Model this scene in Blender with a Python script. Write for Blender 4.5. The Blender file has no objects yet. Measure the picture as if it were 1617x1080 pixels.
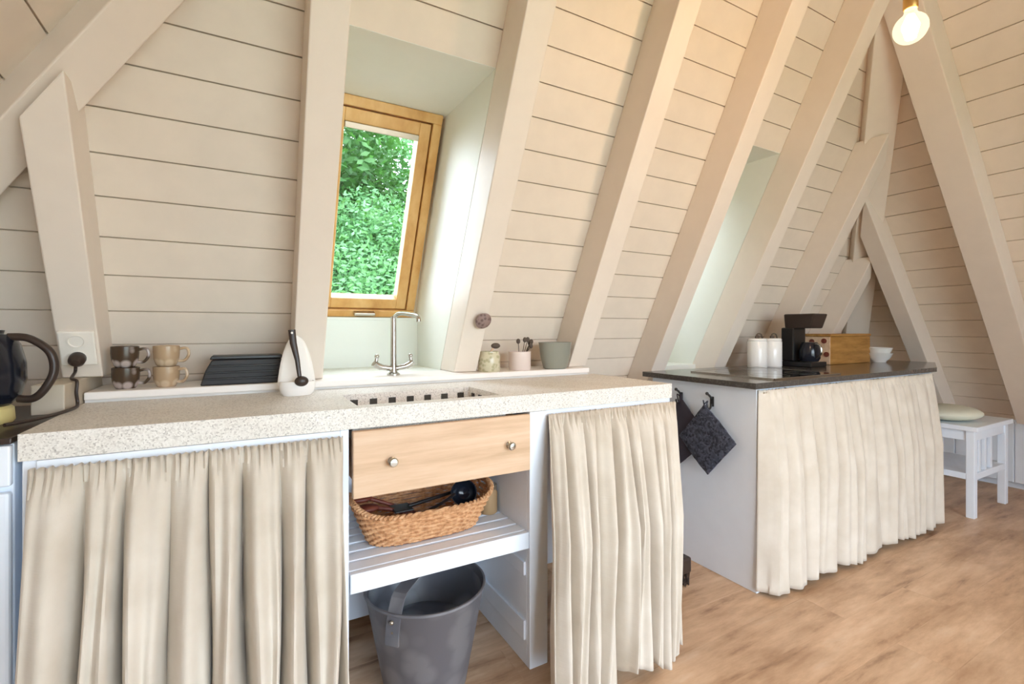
import bpy, bmesh, math, random
from mathutils import Vector, Matrix

# ---------------------------------------------------------------- camera, sky, lamps, exposure
SC = bpy.context.scene
COL = SC.collection
cam_d = bpy.data.cameras.new('camera')
cam = bpy.data.objects.new('camera', cam_d)
COL.objects.link(cam)
SC.camera = cam
cam.location = (0, 0, 1.12)
cam.rotation_euler = (math.radians(90), 0, math.radians(-29.335))
cam_d.sensor_width = 36.0
cam_d.lens = 759.77 / 1617 * 36.0
cam_d.shift_y = -20.15 / 1617
cam_d.clip_start = 0.02

world = bpy.data.worlds.new('overcast_sky')
SC.world = world
world.use_nodes = True
bg = world.node_tree.nodes['Background']
bg.inputs['Color'].default_value = (0.76, 0.88, 1.0, 1)
bg.inputs['Strength'].default_value = 7.4

SC.view_settings.view_transform = 'Standard'
SC.view_settings.look = 'None'
SC.view_settings.gamma = 1.0
SC.view_settings.exposure = 0.72
BULB_POWER = 22.0
BULB_POS = Vector((1.60, 0.615, 1.945))
SC.cycles.max_bounces = 12
SC.cycles.diffuse_bounces = 8
SC.cycles.transparent_max_bounces = 16
SC.cycles.sample_clamp_indirect = 6.0

R = random.Random(7)

# ---------------------------------------------------------------- materials
def srgb(r, g, b):
    f = lambda c: (c / 255 / 12.92) if c / 255 <= 0.04045 else ((c / 255 + 0.055) / 1.055) ** 2.4
    return (f(r), f(g), f(b), 1.0)

def mat(name, col, rough=0.5, metal=0.0, **kw):
    m = bpy.data.materials.new(name)
    m.use_nodes = True
    nt = m.node_tree
    b = nt.nodes['Principled BSDF']
    b.inputs['Base Color'].default_value = col
    b.inputs['Roughness'].default_value = rough
    b.inputs['Metallic'].default_value = metal
    for k, v in kw.items():
        b.inputs[k.replace('_', ' ')].default_value = v
    return m

def N(m, typ, **kw):
    n = m.node_tree.nodes.new(typ)
    for k, v in kw.items():
        setattr(n, k, v)
    return n

def L(m, a, b):
    m.node_tree.links.new(a, b)

def coords(m, scale=(1, 1, 1), rot=(0, 0, 0), src='Object'):
    t = N(m, 'ShaderNodeTexCoord')
    mp = N(m, 'ShaderNodeMapping')
    mp.inputs['Scale'].default_value = scale
    mp.inputs['Rotation'].default_value = rot
    L(m, t.outputs[src], mp.inputs['Vector'])
    return mp.outputs['Vector']

def noise(m, vec, scale, detail=4, rough=0.55):
    n = N(m, 'ShaderNodeTexNoise')
    n.inputs['Scale'].default_value = scale
    n.inputs['Detail'].default_value = detail
    n.inputs['Roughness'].default_value = rough
    L(m, vec, n.inputs['Vector'])
    return n.outputs['Fac']

def ramp(m, fac, stops):
    r = N(m, 'ShaderNodeValToRGB')
    e = r.color_ramp.elements
    while len(e) < len(stops):
        e.new(0.5)
    for el, (p, c) in zip(e, stops):
        el.position = p
        el.color = c
    L(m, fac, r.inputs['Fac'])
    return r.outputs['Color']

def to_col(m, sock):
    L(m, sock, m.node_tree.nodes['Principled BSDF'].inputs['Base Color'])

def bump(m, fac, strength=0.2, dist=0.002):
    b = N(m, 'ShaderNodeBump')
    b.inputs['Strength'].default_value = strength
    b.inputs['Distance'].default_value = dist
    L(m, fac, b.inputs['Height'])
    L(m, b.outputs['Normal'], m.node_tree.nodes['Principled BSDF'].inputs['Normal'])

def painted(name, c, var=0.03, rough=0.45):
    m = mat(name, c, rough)
    v = coords(m, (3, 3, 3))
    f = noise(m, v, 4, 5)
    lo = tuple(x * (1 - var) for x in c[:3]) + (1,)
    hi = tuple(min(1, x * (1 + var)) for x in c[:3]) + (1,)
    to_col(m, ramp(m, f, [(0.3, lo), (0.7, hi)]))
    bump(m, noise(m, v, 40, 3), 0.12, 0.001)
    return m

M = {}
M['board'] = painted('white_painted_boards', srgb(223, 211, 196), 0.03)
M['rafter'] = painted('white_painted_beams', srgb(226, 215, 202), 0.02)
M['plaster'] = painted('white_reveal_paint', srgb(226, 228, 219), 0.01, 0.5)
M['white'] = painted('white_cabinet_paint', srgb(234, 242, 252), 0.015, 0.35)
M['ledge'] = painted('white_ledge_paint', srgb(238, 234, 228), 0.02, 0.4)
M['pier'] = painted('beige_pier_paint', srgb(196, 184, 164), 0.04, 0.5)
M['dark_gap'] = mat('beige_joint', srgb(178, 166, 150), 0.8)  # darker beige than the boards, for joints and backing

def stone():
    m = mat('speckled_stone', srgb(214, 210, 200), 0.45)
    v = coords(m)
    vo = N(m, 'ShaderNodeTexVoronoi')
    vo.inputs['Scale'].default_value = 300
    L(m, v, vo.inputs['Vector'])
    sp = ramp(m, vo.outputs['Color'], [(0.0, srgb(158, 154, 150)), (0.2, srgb(204, 201, 196)), (0.4, srgb(226, 224, 219)), (0.9, srgb(240, 239, 235))])
    f = noise(m, v, 6, 4)
    mx = N(m, 'ShaderNodeMix', data_type='RGBA', blend_type='MULTIPLY')
    mx.inputs['Factor'].default_value = 0.5
    L(m, sp, mx.inputs[6])
    L(m, ramp(m, f, [(0.3, srgb(232, 225, 214)), (0.7, srgb(252, 251, 248))]), mx.inputs[7])
    to_col(m, mx.outputs[2])
    bump(m, vo.outputs['Distance'], 0.15, 0.001)
    return m
M['stone'] = stone()

def linen():
    m = mat('beige_linen', srgb(212, 196, 170), 0.9, Sheen_Weight=0.2)
    v = coords(m, (1, 1, 1))
    f = noise(m, v, 9, 5)
    v2 = coords(m, (260, 260, 14))
    g = noise(m, v2, 1.0, 2)
    v3 = coords(m, (14, 14, 300))
    h = noise(m, v3, 1.0, 2)
    ad = N(m, 'ShaderNodeMath', operation='ADD')
    L(m, g, ad.inputs[0]); L(m, h, ad.inputs[1])
    mx = N(m, 'ShaderNodeMix', data_type='RGBA', blend_type='MULTIPLY')
    mx.inputs['Factor'].default_value = 1.0
    L(m, ramp(m, ad.outputs[0], [(0.35, srgb(232, 227, 217)), (0.65, srgb(255, 255, 255))]), mx.inputs[6])
    L(m, ramp(m, f, [(0.3, srgb(210, 200, 184)), (0.7, srgb(224, 216, 203))]), mx.inputs[7])
    to_col(m, mx.outputs[2])
    bump(m, ad.outputs[0], 0.25, 0.0008)
    b = m.node_tree.nodes['Principled BSDF']
    tr = N(m, 'ShaderNodeBsdfTranslucent')
    tr.inputs['Color'].default_value = srgb(206, 186, 152)
    mix = N(m, 'ShaderNodeMixShader')
    mix.inputs['Fac'].default_value = 0.12
    L(m, b.outputs[0], mix.inputs[1]); L(m, tr.outputs[0], mix.inputs[2])
    L(m, mix.outputs[0], m.node_tree.nodes['Material Output'].inputs['Surface'])
    return m
M['linen'] = linen()

def wood(name, dark, mid, light, stretch=(3, 40, 40), rough=0.45, sc=1.0):
    m = mat(name, mid, rough)
    v = coords(m, stretch)
    f = noise(m, v, 1.4 * sc, 6, 0.6)
    to_col(m, ramp(m, f, [(0.28, dark), (0.5, mid), (0.72, light)]))
    bump(m, f, 0.1, 0.001)
    return m
M['pine'] = wood('pale_pine_wood', srgb(196, 162, 128), srgb(216, 184, 152), srgb(226, 200, 172), (2, 20, 22), 0.5)
M['frame_pine'] = wood('lacquered_orange_pine', srgb(196, 140, 72), srgb(218, 168, 100), srgb(232, 190, 126), (8, 8, 3), 0.35)
M['box_wood'] = wood('honey_wood', srgb(140, 94, 40), srgb(170, 122, 60), srgb(190, 142, 80), (4, 30, 30), 0.5)
M['red_wood'] = wood('dark_red_wood', srgb(78, 34, 24), srgb(112, 52, 38), srgb(136, 74, 54), (10, 40, 40), 0.5)

def floor_mat():
    m = mat('oak_laminate', srgb(190, 150, 110), 0.42)
    t = N(m, 'ShaderNodeTexCoord')
    br = N(m, 'ShaderNodeTexBrick')
    br.offset = 0.37
    br.inputs['Color1'].default_value = (0.15, 0.15, 0.15, 1)
    br.inputs['Color2'].default_value = (0.9, 0.9, 0.9, 1)
    br.inputs['Mortar'].default_value = (0.35, 0.35, 0.35, 1)
    br.inputs['Scale'].default_value = 1.0
    br.inputs['Mortar Size'].default_value = 0.0015
    br.inputs['Brick Width'].default_value = 1.25
    br.inputs['Row Height'].default_value = 0.165
    L(m, t.outputs['Object'], br.inputs['Vector'])
    mp = N(m, 'ShaderNodeMapping')
    mp.inputs['Scale'].default_value = (1.7, 9, 1)
    L(m, t.outputs['Object'], mp.inputs['Vector'])
    ad = N(m, 'ShaderNodeVectorMath', operation='ADD')
    L(m, mp.outputs[0], ad.inputs[0]); 
    sc = N(m, 'ShaderNodeVectorMath', operation='SCALE')
    sc.inputs['Scale'].default_value = 3.0
    L(m, br.outputs['Color'], sc.inputs[0]); L(m, sc.outputs[0], ad.inputs[1])
    f = noise(m, ad.outputs[0], 1.6, 8, 0.66)
    base = ramp(m, f, [(0.28, srgb(150, 116, 90)), (0.42, srgb(202, 166, 132)), (0.58, srgb(222, 188, 154)), (0.75, srgb(232, 206, 178))])
    mp2 = N(m, 'ShaderNodeMapping')
    mp2.inputs['Scale'].default_value = (0.9, 2.6, 1)
    L(m, t.outputs['Object'], mp2.inputs['Vector'])
    f2 = noise(m, mp2.outputs[0], 2.2, 5, 0.6)
    mx = N(m, 'ShaderNodeMix', data_type='RGBA', blend_type='MULTIPLY')
    mx.inputs['Factor'].default_value = 0.7
    L(m, base, mx.inputs[6])
    L(m, ramp(m, f2, [(0.34, srgb(206, 194, 182)), (0.54, srgb(255, 255, 255))]), mx.inputs[7])
    mx2 = N(m, 'ShaderNodeMix', data_type='RGBA', blend_type='MULTIPLY')
    mx2.inputs['Factor'].default_value = 0.14
    L(m, mx.outputs[2], mx2.inputs[6]); L(m, br.outputs['Color'], mx2.inputs[7])
    to_col(m, mx2.outputs[2])
    bump(m, br.outputs['Fac'], -0.1, 0.001)
    return m
M['floor'] = floor_mat()

M['chrome'] = mat('brushed_chrome', srgb(190, 188, 182), 0.22, 1.0)
M['steel'] = mat('steel', srgb(200, 192, 176), 0.3, 1.0)
M['brass'] = mat('aged_brass', srgb(176, 142, 84), 0.35, 1.0)
M['black'] = mat('black_plastic', srgb(26, 25, 26), 0.35)
M['black_soft'] = mat('matte_black', srgb(34, 32, 33), 0.55)
M['brown_black'] = mat('dark_brown_plastic', srgb(52, 40, 34), 0.4)
M['ceramic'] = mat('white_ceramic', srgb(240, 238, 234), 0.15)
M['cream'] = mat('cream_ceramic', srgb(226, 210, 202), 0.3)
M['socket'] = mat('white_socket_plastic', srgb(238, 232, 222), 0.35)
M['hob'] = mat('black_glass', srgb(22, 22, 24), 0.06)
M['blackblue'] = mat('black_enamel', srgb(24, 28, 38), 0.18)

def speck(name, base, spot, scale, thr=0.5, rough=0.4):
    m = mat(name, base, rough)
    v = coords(m)
    vo = N(m, 'ShaderNodeTexVoronoi')
    vo.inputs['Scale'].default_value = scale
    L(m, v, vo.inputs['Vector'])
    to_col(m, ramp(m, vo.outputs['Distance'], [(thr - 0.12, spot), (thr + 0.12, base)]))
    return m
M['worktop'] = speck('dark_slate_laminate', srgb(74, 71, 68), srgb(88, 84, 80), 90, 0.4, 0.16)
M['mug_dark'] = speck('dark_flower_glaze', srgb(74, 58, 44), srgb(176, 162, 156), 34, 0.42, 0.25)
M['mug_beige'] = speck('beige_flower_glaze', srgb(176, 150, 120), srgb(200, 178, 150), 34, 0.42, 0.25)
M['rubber'] = speck('grey_rubber', srgb(100, 100, 106), srgb(118, 118, 122), 14, 0.5, 0.5)
M['rubber_in'] = speck('dark_grey_rubber', srgb(100, 102, 110), srgb(138, 144, 150), 9, 0.5, 0.4)
M['glass_grey'] = mat('smoky_glass', srgb(140, 140, 128), 0.15)
M['olive_glass'] = speck('olive_glass', srgb(206, 198, 170), srgb(178, 172, 140), 60, 0.4, 0.2)
M['sprig'] = mat('dried_brown_sprig', srgb(86, 74, 64), 0.8)
M['knob_brown'] = speck('mottled_brown_wood', srgb(140, 118, 112), srgb(104, 82, 78), 70, 0.4, 0.6)
M['tile_dark'] = mat('dark_mosaic_tile', srgb(58, 56, 52), 0.25)
M['cushion'] = painted('pale_sage_fabric', srgb(214, 214, 196), 0.03, 0.9)
M['sponge'] = mat('yellow_plastic', srgb(222, 206, 140), 0.4)
M['jar_tan'] = mat('tan_food', srgb(176, 146, 108), 0.7)

def quilt():
    m = mat('quilted_navy_cotton', srgb(56, 60, 74), 0.95)
    v = coords(m, (1, 1, 1), (math.radians(45), 0, 0))
    ck = N(m, 'ShaderNodeTexVoronoi')
    ck.inputs['Scale'].default_value = 110
    L(m, v, ck.inputs['Vector'])
    to_col(m, ramp(m, ck.outputs['Color'], [(0.2, srgb(40, 44, 56)), (0.8, srgb(84, 88, 104))]))
    bump(m, ck.outputs['Distance'], 0.6, 0.004)
    return m
M['quilt'] = quilt()
M['quilt2'] = mat('dark_plum_cotton', srgb(54, 50, 60), 0.95)

def wicker():
    m = mat('honey_wicker', srgb(186, 130, 84), 0.6)
    v = coords(m, (1, 1, 1))
    f = noise(m, v, 70, 3)
    to_col(m, ramp(m, f, [(0.3, srgb(168, 116, 74)), (0.5, srgb(206, 154, 108)), (0.72, srgb(228, 184, 140))]))
    return m
M['wicker'] = wicker()
M['wicker_dark'] = mat('dark_wicker', srgb(128, 78, 44), 0.6)

def glass_pane():
    m = bpy.data.materials.new('window_glass')
    m.use_nodes = True
    nt = m.node_tree
    nt.nodes.remove(nt.nodes['Principled BSDF'])
    tr = N(m, 'ShaderNodeBsdfTransparent')
    gl = N(m, 'ShaderNodeBsdfGlossy')
    gl.inputs['Roughness'].default_value = 0.02
    fr = N(m, 'ShaderNodeFresnel')
    fr.inputs['IOR'].default_value = 1.25
    mix = N(m, 'ShaderNodeMixShader')
    L(m, fr.outputs[0], mix.inputs[0]); L(m, tr.outputs[0], mix.inputs[1]); L(m, gl.outputs[0], mix.inputs[2])
    L(m, mix.outputs[0], nt.nodes['Material Output'].inputs['Surface'])
    return m
M['glass'] = glass_pane()

def leaf(name, c1, c2, trans):
    m = mat(name, c1, 0.5)
    v = coords(m)
    f = noise(m, v, 2.2, 3)
    to_col(m, ramp(m, f, [(0.35, c1), (0.65, c2)]))
    b = m.node_tree.nodes['Principled BSDF']
    t = N(m, 'ShaderNodeBsdfTranslucent')
    t.inputs['Color'].default_value = trans
    mix = N(m, 'ShaderNodeMixShader')
    mix.inputs['Fac'].default_value = 0.45
    L(m, b.outputs[0], mix.inputs[1]); L(m, t.outputs[0], mix.inputs[2])
    L(m, mix.outputs[0], m.node_tree.nodes['Material Output'].inputs['Surface'])
    return m
M['leaf_bright'] = leaf('bright_green_leaves', srgb(84, 136, 82), srgb(122, 170, 120), srgb(110, 158, 96))
M['leaf_dark'] = leaf('deep_green_leaves', srgb(48, 94, 42), srgb(78, 124, 62), srgb(70, 118, 46))
M['bark'] = mat('grey_brown_bark', srgb(96, 84, 70), 0.9)
M['grass'] = painted('lawn_green', srgb(96, 120, 62), 0.1, 0.9)
M['terrace'] = painted('pale_terrace_paving', srgb(196, 188, 176), 0.05, 0.8)

def emit(name, col, s):
    m = bpy.data.materials.new(name)
    m.use_nodes = True
    nt = m.node_tree
    nt.nodes.remove(nt.nodes['Principled BSDF'])
    e = N(m, 'ShaderNodeEmission')
    e.inputs['Color'].default_value = col
    e.inputs['Strength'].default_value = s
    L(m, e.outputs[0], nt.nodes['Material Output'].inputs['Surface'])
    return m
M['filament'] = emit('glowing_filament', (1.0, 0.80, 0.55, 1), 25)

def lit_globe():
    m = bpy.data.materials.new('lit_milky_glass')
    m.use_nodes = True
    nt = m.node_tree
    nt.nodes.remove(nt.nodes['Principled BSDF'])
    tr = N(m, 'ShaderNodeBsdfTransparent')
    e = N(m, 'ShaderNodeEmission')
    e.inputs['Color'].default_value = (1.0, 0.80, 0.52, 1)
    e.inputs['Strength'].default_value = 1.5
    mix = N(m, 'ShaderNodeMixShader')
    mix.inputs['Fac'].default_value = 0.3
    L(m, tr.outputs[0], mix.inputs[1]); L(m, e.outputs[0], mix.inputs[2])
    L(m, mix.outputs[0], nt.nodes['Material Output'].inputs['Surface'])
    return m
M['lit_globe'] = lit_globe()

# ---------------------------------------------------------------- mesh helpers
class MB:
    def __init__(self):
        self.bm = bmesh.new()

    def _new(self, verts, faces, mx=None):
        vs = [self.bm.verts.new(mx @ Vector(v) if mx else v) for v in verts]
        fs = []
        for f in faces:
            try:
                fs.append(self.bm.faces.new([vs[i] for i in f]))
            except ValueError:
                pass
        return vs, fs

    def box(self, lo, hi, bev=0.0, mx=None, seg=2):
        x0, y0, z0 = lo; x1, y1, z1 = hi
        v = [(x0, y0, z0), (x1, y0, z0), (x1, y1, z0), (x0, y1, z0), (x0, y0, z1), (x1, y0, z1), (x1, y1, z1), (x0, y1, z1)]
        vs, fs = self._new(v, [(3, 2, 1, 0), (4, 5, 6, 7), (0, 1, 5, 4), (1, 2, 6, 5), (2, 3, 7, 6), (3, 0, 4, 7)], mx)
        if bev > 0:
            es = {e for f in fs for e in f.edges}
            bmesh.ops.bevel(self.bm, geom=list(es), offset=bev, segments=seg, profile=0.5, affect='EDGES')
        return self

    def hexa(self, bottom, top, bev=0.0):
        """eight corners: bottom quad and top quad, same winding"""
        vs, fs = self._new(list(bottom) + list(top), [(3, 2, 1, 0), (4, 5, 6, 7), (0, 1, 5, 4), (1, 2, 6, 5), (2, 3, 7, 6), (3, 0, 4, 7)])
        if bev > 0:
            es = {e for f in fs for e in f.edges}
            bmesh.ops.bevel(self.bm, geom=list(es), offset=bev, segments=2, profile=0.5, affect='EDGES')
        return self

    def prism(self, pts, z0, z1, bev=0.0, mx=None):
        n = len(pts)
        v = [(p[0], p[1], z0) for p in pts] + [(p[0], p[1], z1) for p in pts]
        f = [tuple(reversed(range(n))), tuple(range(n, 2 * n))] + [(i, (i + 1) % n, n + (i + 1) % n, n + i) for i in range(n)]
        vs, fs = self._new(v, f, mx)
        if bev > 0:
            es = {e for ff in fs for e in ff.edges}
            bmesh.ops.bevel(self.bm, geom=list(es), offset=bev, segments=2, profile=0.5, affect='EDGES')
        return self

    def poly(self, pts):
        self._new(pts, [tuple(range(len(pts)))])
        return self

    def lathe(self, prof, c=(0, 0, 0), n=32, sx=1.0, sy=1.0, mx=None, a0=0.0, a1=2 * math.pi):
        full = abs(a1 - a0 - 2 * math.pi) < 1e-6
        k = n if full else n + 1
        verts, faces = [], []
        for r, z in prof:
            for i in range(k):
                a = a0 + (a1 - a0) * i / n
                verts.append((c[0] + r * sx * math.cos(a), c[1] + r * sy * math.sin(a), c[2] + z))
        for j in range(len(prof) - 1):
            for i in range(n):
                i2 = (i + 1) % k
                faces.append((j * k + i, j * k + i2, (j + 1) * k + i2, (j + 1) * k + i))
        self._new(verts, faces, mx)
        return self

    def tube(self, pts, r, n=10, cap=True, closed=False, flat=None):
        pts = [Vector(p) for p in pts]
        m = len(pts)
        rs = r if isinstance(r, (list, tuple)) else [r] * m
        up = None
        rings = []
        for i, p in enumerate(pts):
            if closed:
                t = (pts[(i + 1) % m] - pts[i - 1]).normalized()
            else:
                t = (pts[min(i + 1, m - 1)] - pts[max(i - 1, 0)]).normalized()
            if up is None:
                a = Vector((0, 0, 1)) if abs(t.z) < 0.9 else Vector((1, 0, 0))
                up = (a - t * a.dot(t)).normalized()
            else:
                up = (up - t * up.dot(t)).normalized()
            s = t.cross(up)
            fw, fh = flat if flat else (1, 1)
            rings.append([self.bm.verts.new(p + (up * math.cos(2 * math.pi * k / n) * fh + s * math.sin(2 * math.pi * k / n) * fw) * rs[i]) for k in range(n)])
        for i in range(m if closed else m - 1):
            a, b = rings[i], rings[(i + 1) % m]
            for k in range(n):
                self.bm.faces.new((a[k], a[(k + 1) % n], b[(k + 1) % n], b[k]))
        if cap and not closed:
            self.bm.faces.new(list(reversed(rings[0])))
            self.bm.faces.new(rings[-1])
        return self

    def sphere(self, c, r, sc=(1, 1, 1), u=20, v=12):
        mx = Matrix.Translation(c) @ Matrix.Diagonal((r * sc[0], r * sc[1], r * sc[2], 1))
        bmesh.ops.create_uvsphere(self.bm, u_segments=u, v_segments=v, radius=1.0, matrix=mx)
        return self

    def build(self, name, m, parent=None, smooth=False, recalc=True):
        if recalc:
            bmesh.ops.recalc_face_normals(self.bm, faces=self.bm.faces)
        me = bpy.data.meshes.new(name)
        self.bm.to_mesh(me)
        self.bm.free()
        me.materials.append(M[m] if isinstance(m, str) else m)
        if smooth:
            for p in me.polygons:
                p.use_smooth = True
            try:
                me.set_sharp_from_angle(angle=math.radians(40))
            except Exception:
                pass
        o = bpy.data.objects.new(name, me)
        COL.objects.link(o)
        if parent is not None:
            o.parent = parent
            o.matrix_parent_inverse = parent.matrix_world.inverted()
        return o

def tag(o, label, cat, group=None):
    o['label'] = label
    o['category'] = cat
    if group:
        o['group'] = group
    return o

def struct(o, label=None):
    o['kind'] = 'structure'
    if label:
        o['label'] = label
    return o

def thing(name, label, cat, loc, group=None):
    o = bpy.data.objects.new(name, None)
    COL.objects.link(o)
    o.location = loc
    o.empty_display_size = 0.05
    bpy.context.view_layer.update()
    return tag(o, label, cat, group)

def mirror_rotate(o, rz):
    o.rotation_euler.z = rz

def bez(p, n=12):
    """Catmull-Rom through points"""
    p = [Vector(q) for q in p]
    out = []
    for i in range(len(p) - 1):
        a = p[max(i - 1, 0)]; b = p[i]; c = p[i + 1]; d = p[min(i + 2, len(p) - 1)]
        for k in range(n):
            t = k / n
            out.append(0.5 * ((2 * b) + (c - a) * t + (2 * a - 5 * b + 4 * c - d) * t * t + (3 * b - a - 3 * c + d) * t ** 3))
    out.append(p[-1])
    return out

# ---------------------------------------------------------------- the roof geometry (a hipped attic)
TB = math.radians(63.67)              # pitch of the back slope
TE = math.radians(50.0)               # pitch of the hipped ends
ZB = 0.93
YB, XL, XE = 2.08, -1.165, 4.32        # feet of the three slopes at height ZB
tb, te = math.tan(TB), math.tan(TE)
yb = lambda z: YB - (z - ZB) / tb
xl = lambda z: XL + (z - ZB) / te
xe = lambda z: XE - (z - ZB) / te
ZTOP = ZB + (XE - XL) / 2 * te        # apex
XA, YA = (XL + XE) / 2, yb(ZTOP)
nb = Vector((0, math.sin(TB), math.cos(TB)))      # outward normals
nr = Vector((math.sin(TE), 0, math.cos(TE)))
nl = Vector((-math.sin(TE), 0, math.cos(TE)))
ZF, YF = 2.55, -1.75                  # head of the glazed front wall
yf = lambda z: YA + (ZTOP - z) / (ZTOP - ZF) * (YF - YA)
STEP = 0.109                          # board height measured vertically
Z0 = 1.069 - STEP * 7                 # a board joint
NICHE = [(0.264, 0.79, 2.05), (2.07, 2.485, 2.05)]
GAP = 0.0040

def split(a, b, holes):
    segs = [(a, b)]
    for h0, h1 in holes:
        out = []
        for s0, s1 in segs:
            if h1 <= s0 or h0 >= s1:
                out.append((s0, s1)); continue
            if h0 > s0: out.append((s0, h0))
            if h1 < s1: out.append((h1, s1))
        segs = out
    return segs

def board(mb, quad, nrm, d=0.008):
    q = [Vector(p) for p in quad]
    mb.hexa([p + nrm * d for p in q], q, 0.0)

mb = MB()
z = Z0
while z < ZTOP - 0.01:
    z1 = min(z + STEP, ZTOP)
    for lo, hi in ((z + GAP / 2, z1 - GAP / 2),):
        holes = [(n[0] - 0.03, n[1] + 0.03) for n in NICHE if 0.84 < lo < n[2] - 0.01]
        a, b = xl(lo) - 0.01, xe(lo) + 0.01
        for s0, s1 in split(a, b, holes):
            t0 = s0 + (xl(hi) - xl(lo) if s0 == a else 0)
            t1 = s1 + (xe(hi) - xe(lo) if s1 == b else 0)
            if t1 - t0 < 0.01: continue
            board(mb, [(s0, yb(lo), lo), (s1, yb(lo), lo), (t1, yb(hi), hi), (t0, yb(hi), hi)], nb)
    z = z1
struct(mb.build('wall_back', 'board'), 'white horizontally boarded sloping roof wall behind both counters')
# backing that shows as the thin dark joint and closes the roof
mb = MB()
o_ = nb * 0.008
for lo, hi, holes in ((Z0, 0.851, []), (0.851, 2.05, [(n[0] - 0.03, n[1] + 0.03) for n in NICHE]), (2.05, ZTOP, [])):
    a, b = xl(lo) - 0.02, xe(lo) + 0.02
    for s0, s1 in split(a, b, holes):
        t0 = s0 + (xl(hi) - xl(lo) if s0 == a else 0)
        t1 = s1 + (xe(hi) - xe(lo) if s1 == b else 0)
        q = [Vector(p) + o_ for p in ((s0, yb(lo), lo), (s1, yb(lo), lo), (t1, yb(hi), hi), (t0, yb(hi), hi))]
        mb.hexa([p + nb * 0.03 for p in q], q)
struct(mb.build('trim_1', 'dark_gap'))

def end_wall(name, xf, nrm, label):
    mb = MB(); bk = MB()
    z = Z0
    while z < ZTOP - 0.02:
        z1 = min(z + STEP, ZTOP - 0.004)
        lo, hi = z + GAP / 2, z1 - GAP / 2
        f0 = YF if lo < ZF else yf(lo)
        f1 = YF if hi < ZF else yf(hi)
        board(mb, [(xf(lo), f0, lo), (xf(lo), yb(lo) + 0.01, lo), (xf(hi), yb(hi) + 0.01, hi), (xf(hi), f1, hi)], nrm)
        z = z1
    for lo, hi in ((Z0, ZF), (ZF, ZTOP)):
        f0 = YF if lo <= ZF and hi <= ZF else yf(lo)
        f1 = YF if hi <= ZF else yf(hi)
        q = [Vector(p) + nrm * 0.008 for p in ((xf(lo), f0, lo), (xf(lo), yb(lo) + 0.02, lo), (xf(hi), yb(hi) + 0.02, hi), (xf(hi), f1, hi))]
        bk.hexa([p + nrm * 0.03 for p in q], q)
    w = struct(mb.build(name, 'board'), label)
    b = bk.build('backing', 'dark_gap', w)
    return w
end_wall('wall_right', xe, nr, 'white boarded sloping end wall at the far right')
end_wall('wall_left', xl, nl, 'white boarded sloping end wall at the upper left')

# front ceiling slope and glazed front wall (behind the camera)
mb = MB()
q = [Vector(p) for p in ((xl(ZF), YF, ZF), (xe(ZF), YF, ZF), (XA + 0.02, YA, ZTOP), (XA - 0.02, YA, ZTOP))]
mb.hexa([p + Vector((0, -0.01, 0.04)) for p in q], q)
struct(mb.build('ceiling', 'board'))
DX0, DX1, DZ = -0.1, 2.5, 2.15
mb = MB()
for x0, x1 in ((xl(0), DX0), (DX1, xe(0))):
    if x0 < -0.5:
        p = [(xl(0), YF, 0), (DX0, YF, 0), (DX0, YF, DZ), (xl(DZ), YF, DZ)]
    else:
        p = [(DX1, YF, 0), (xe(0), YF, 0), (xe(DZ), YF, DZ), (DX1, YF, DZ)]
    mb.hexa([Vector(v) + Vector((0, -0.06, 0)) for v in p], p)
p = [(xl(DZ), YF, DZ), (xe(DZ), YF, DZ), (xe(ZF), YF, ZF), (xl(ZF), YF, ZF)]
mb.hexa([Vector(v) + Vector((0, -0.06, 0)) for v in p], p)
struct(mb.build('wall_front', 'board'))
# unseen glazed front doors, made broad and set leftward to let daylight in
for k in range(3):
    w = (DX1 - DX0) / 3
    x0 = DX0 + k * w
    mb = MB()
    for lo, hi in (((x0, 0), (x0 + 0.05, DZ)), ((x0 + w - 0.05, 0), (x0 + w, DZ)), ((x0 + 0.05, DZ - 0.06), (x0 + w - 0.05, DZ)), ((x0 + 0.05, 0), (x0 + w - 0.05, 0.1))):
        mb.box((lo[0], YF - 0.05, lo[1]), (hi[0], YF - 0.005, hi[1]))
    d = struct(mb.build('door_%d' % (k + 1), 'white'))
    MB().box((x0 + 0.045, YF - 0.03, 0.095), (x0 + w - 0.045, YF - 0.024, DZ - 0.055)).build('pane', 'glass', d)
# portals that guide the daylight of the sky through the front glazing
pl = bpy.data.lights.new('front_daylight_portal', 'AREA')
pl.shape = 'RECTANGLE'; pl.size = DX1 - DX0; pl.size_y = DZ
pl.cycles.is_portal = True
po = bpy.data.objects.new('front_daylight_portal', pl)
COL.objects.link(po)
po.location = ((DX0 + DX1) / 2, YF - 0.07, DZ / 2)
po.rotation_euler = (math.radians(90), 0, 0)

# floor, knee walls
mb = MB().box((-2.0, YF - 0.06, -0.05), (5.4, 2.75, 0.0))
struct(mb.build('floor', 'floor'))
mb = MB().box((-2.0, 2.36, 0.0), (5.4, 2.40, 0.42))
struct(mb.build('baseboard_back', 'board'))
mb = MB()
kx = 4.70
yy = YF
while yy < 1.95:
    mb.box((kx, yy + 0.002, 0.05), (kx + 0.03, yy + 0.078, 0.472), 0.004)
    yy += 0.08
mb.box((kx + 0.012, YF, 0.06), (kx + 0.04, 2.0, 0.47))
mb.box((kx - 0.012, YF, 0.472), (kx + 0.19, 2.0, 0.492), 0.004)
mb.box((kx + 0.06, YF, 0.0), (kx + 0.1, 2.0, 0.46))
struct(mb.build('baseboard_right', 'white'), 'low white beadboard knee wall below the sloping end wall')
mb = MB().box((-1.62, YF, 0.0), (-1.58, 2.3, 0.36))
struct(mb.build('baseboard_left', 'white'))

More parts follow.
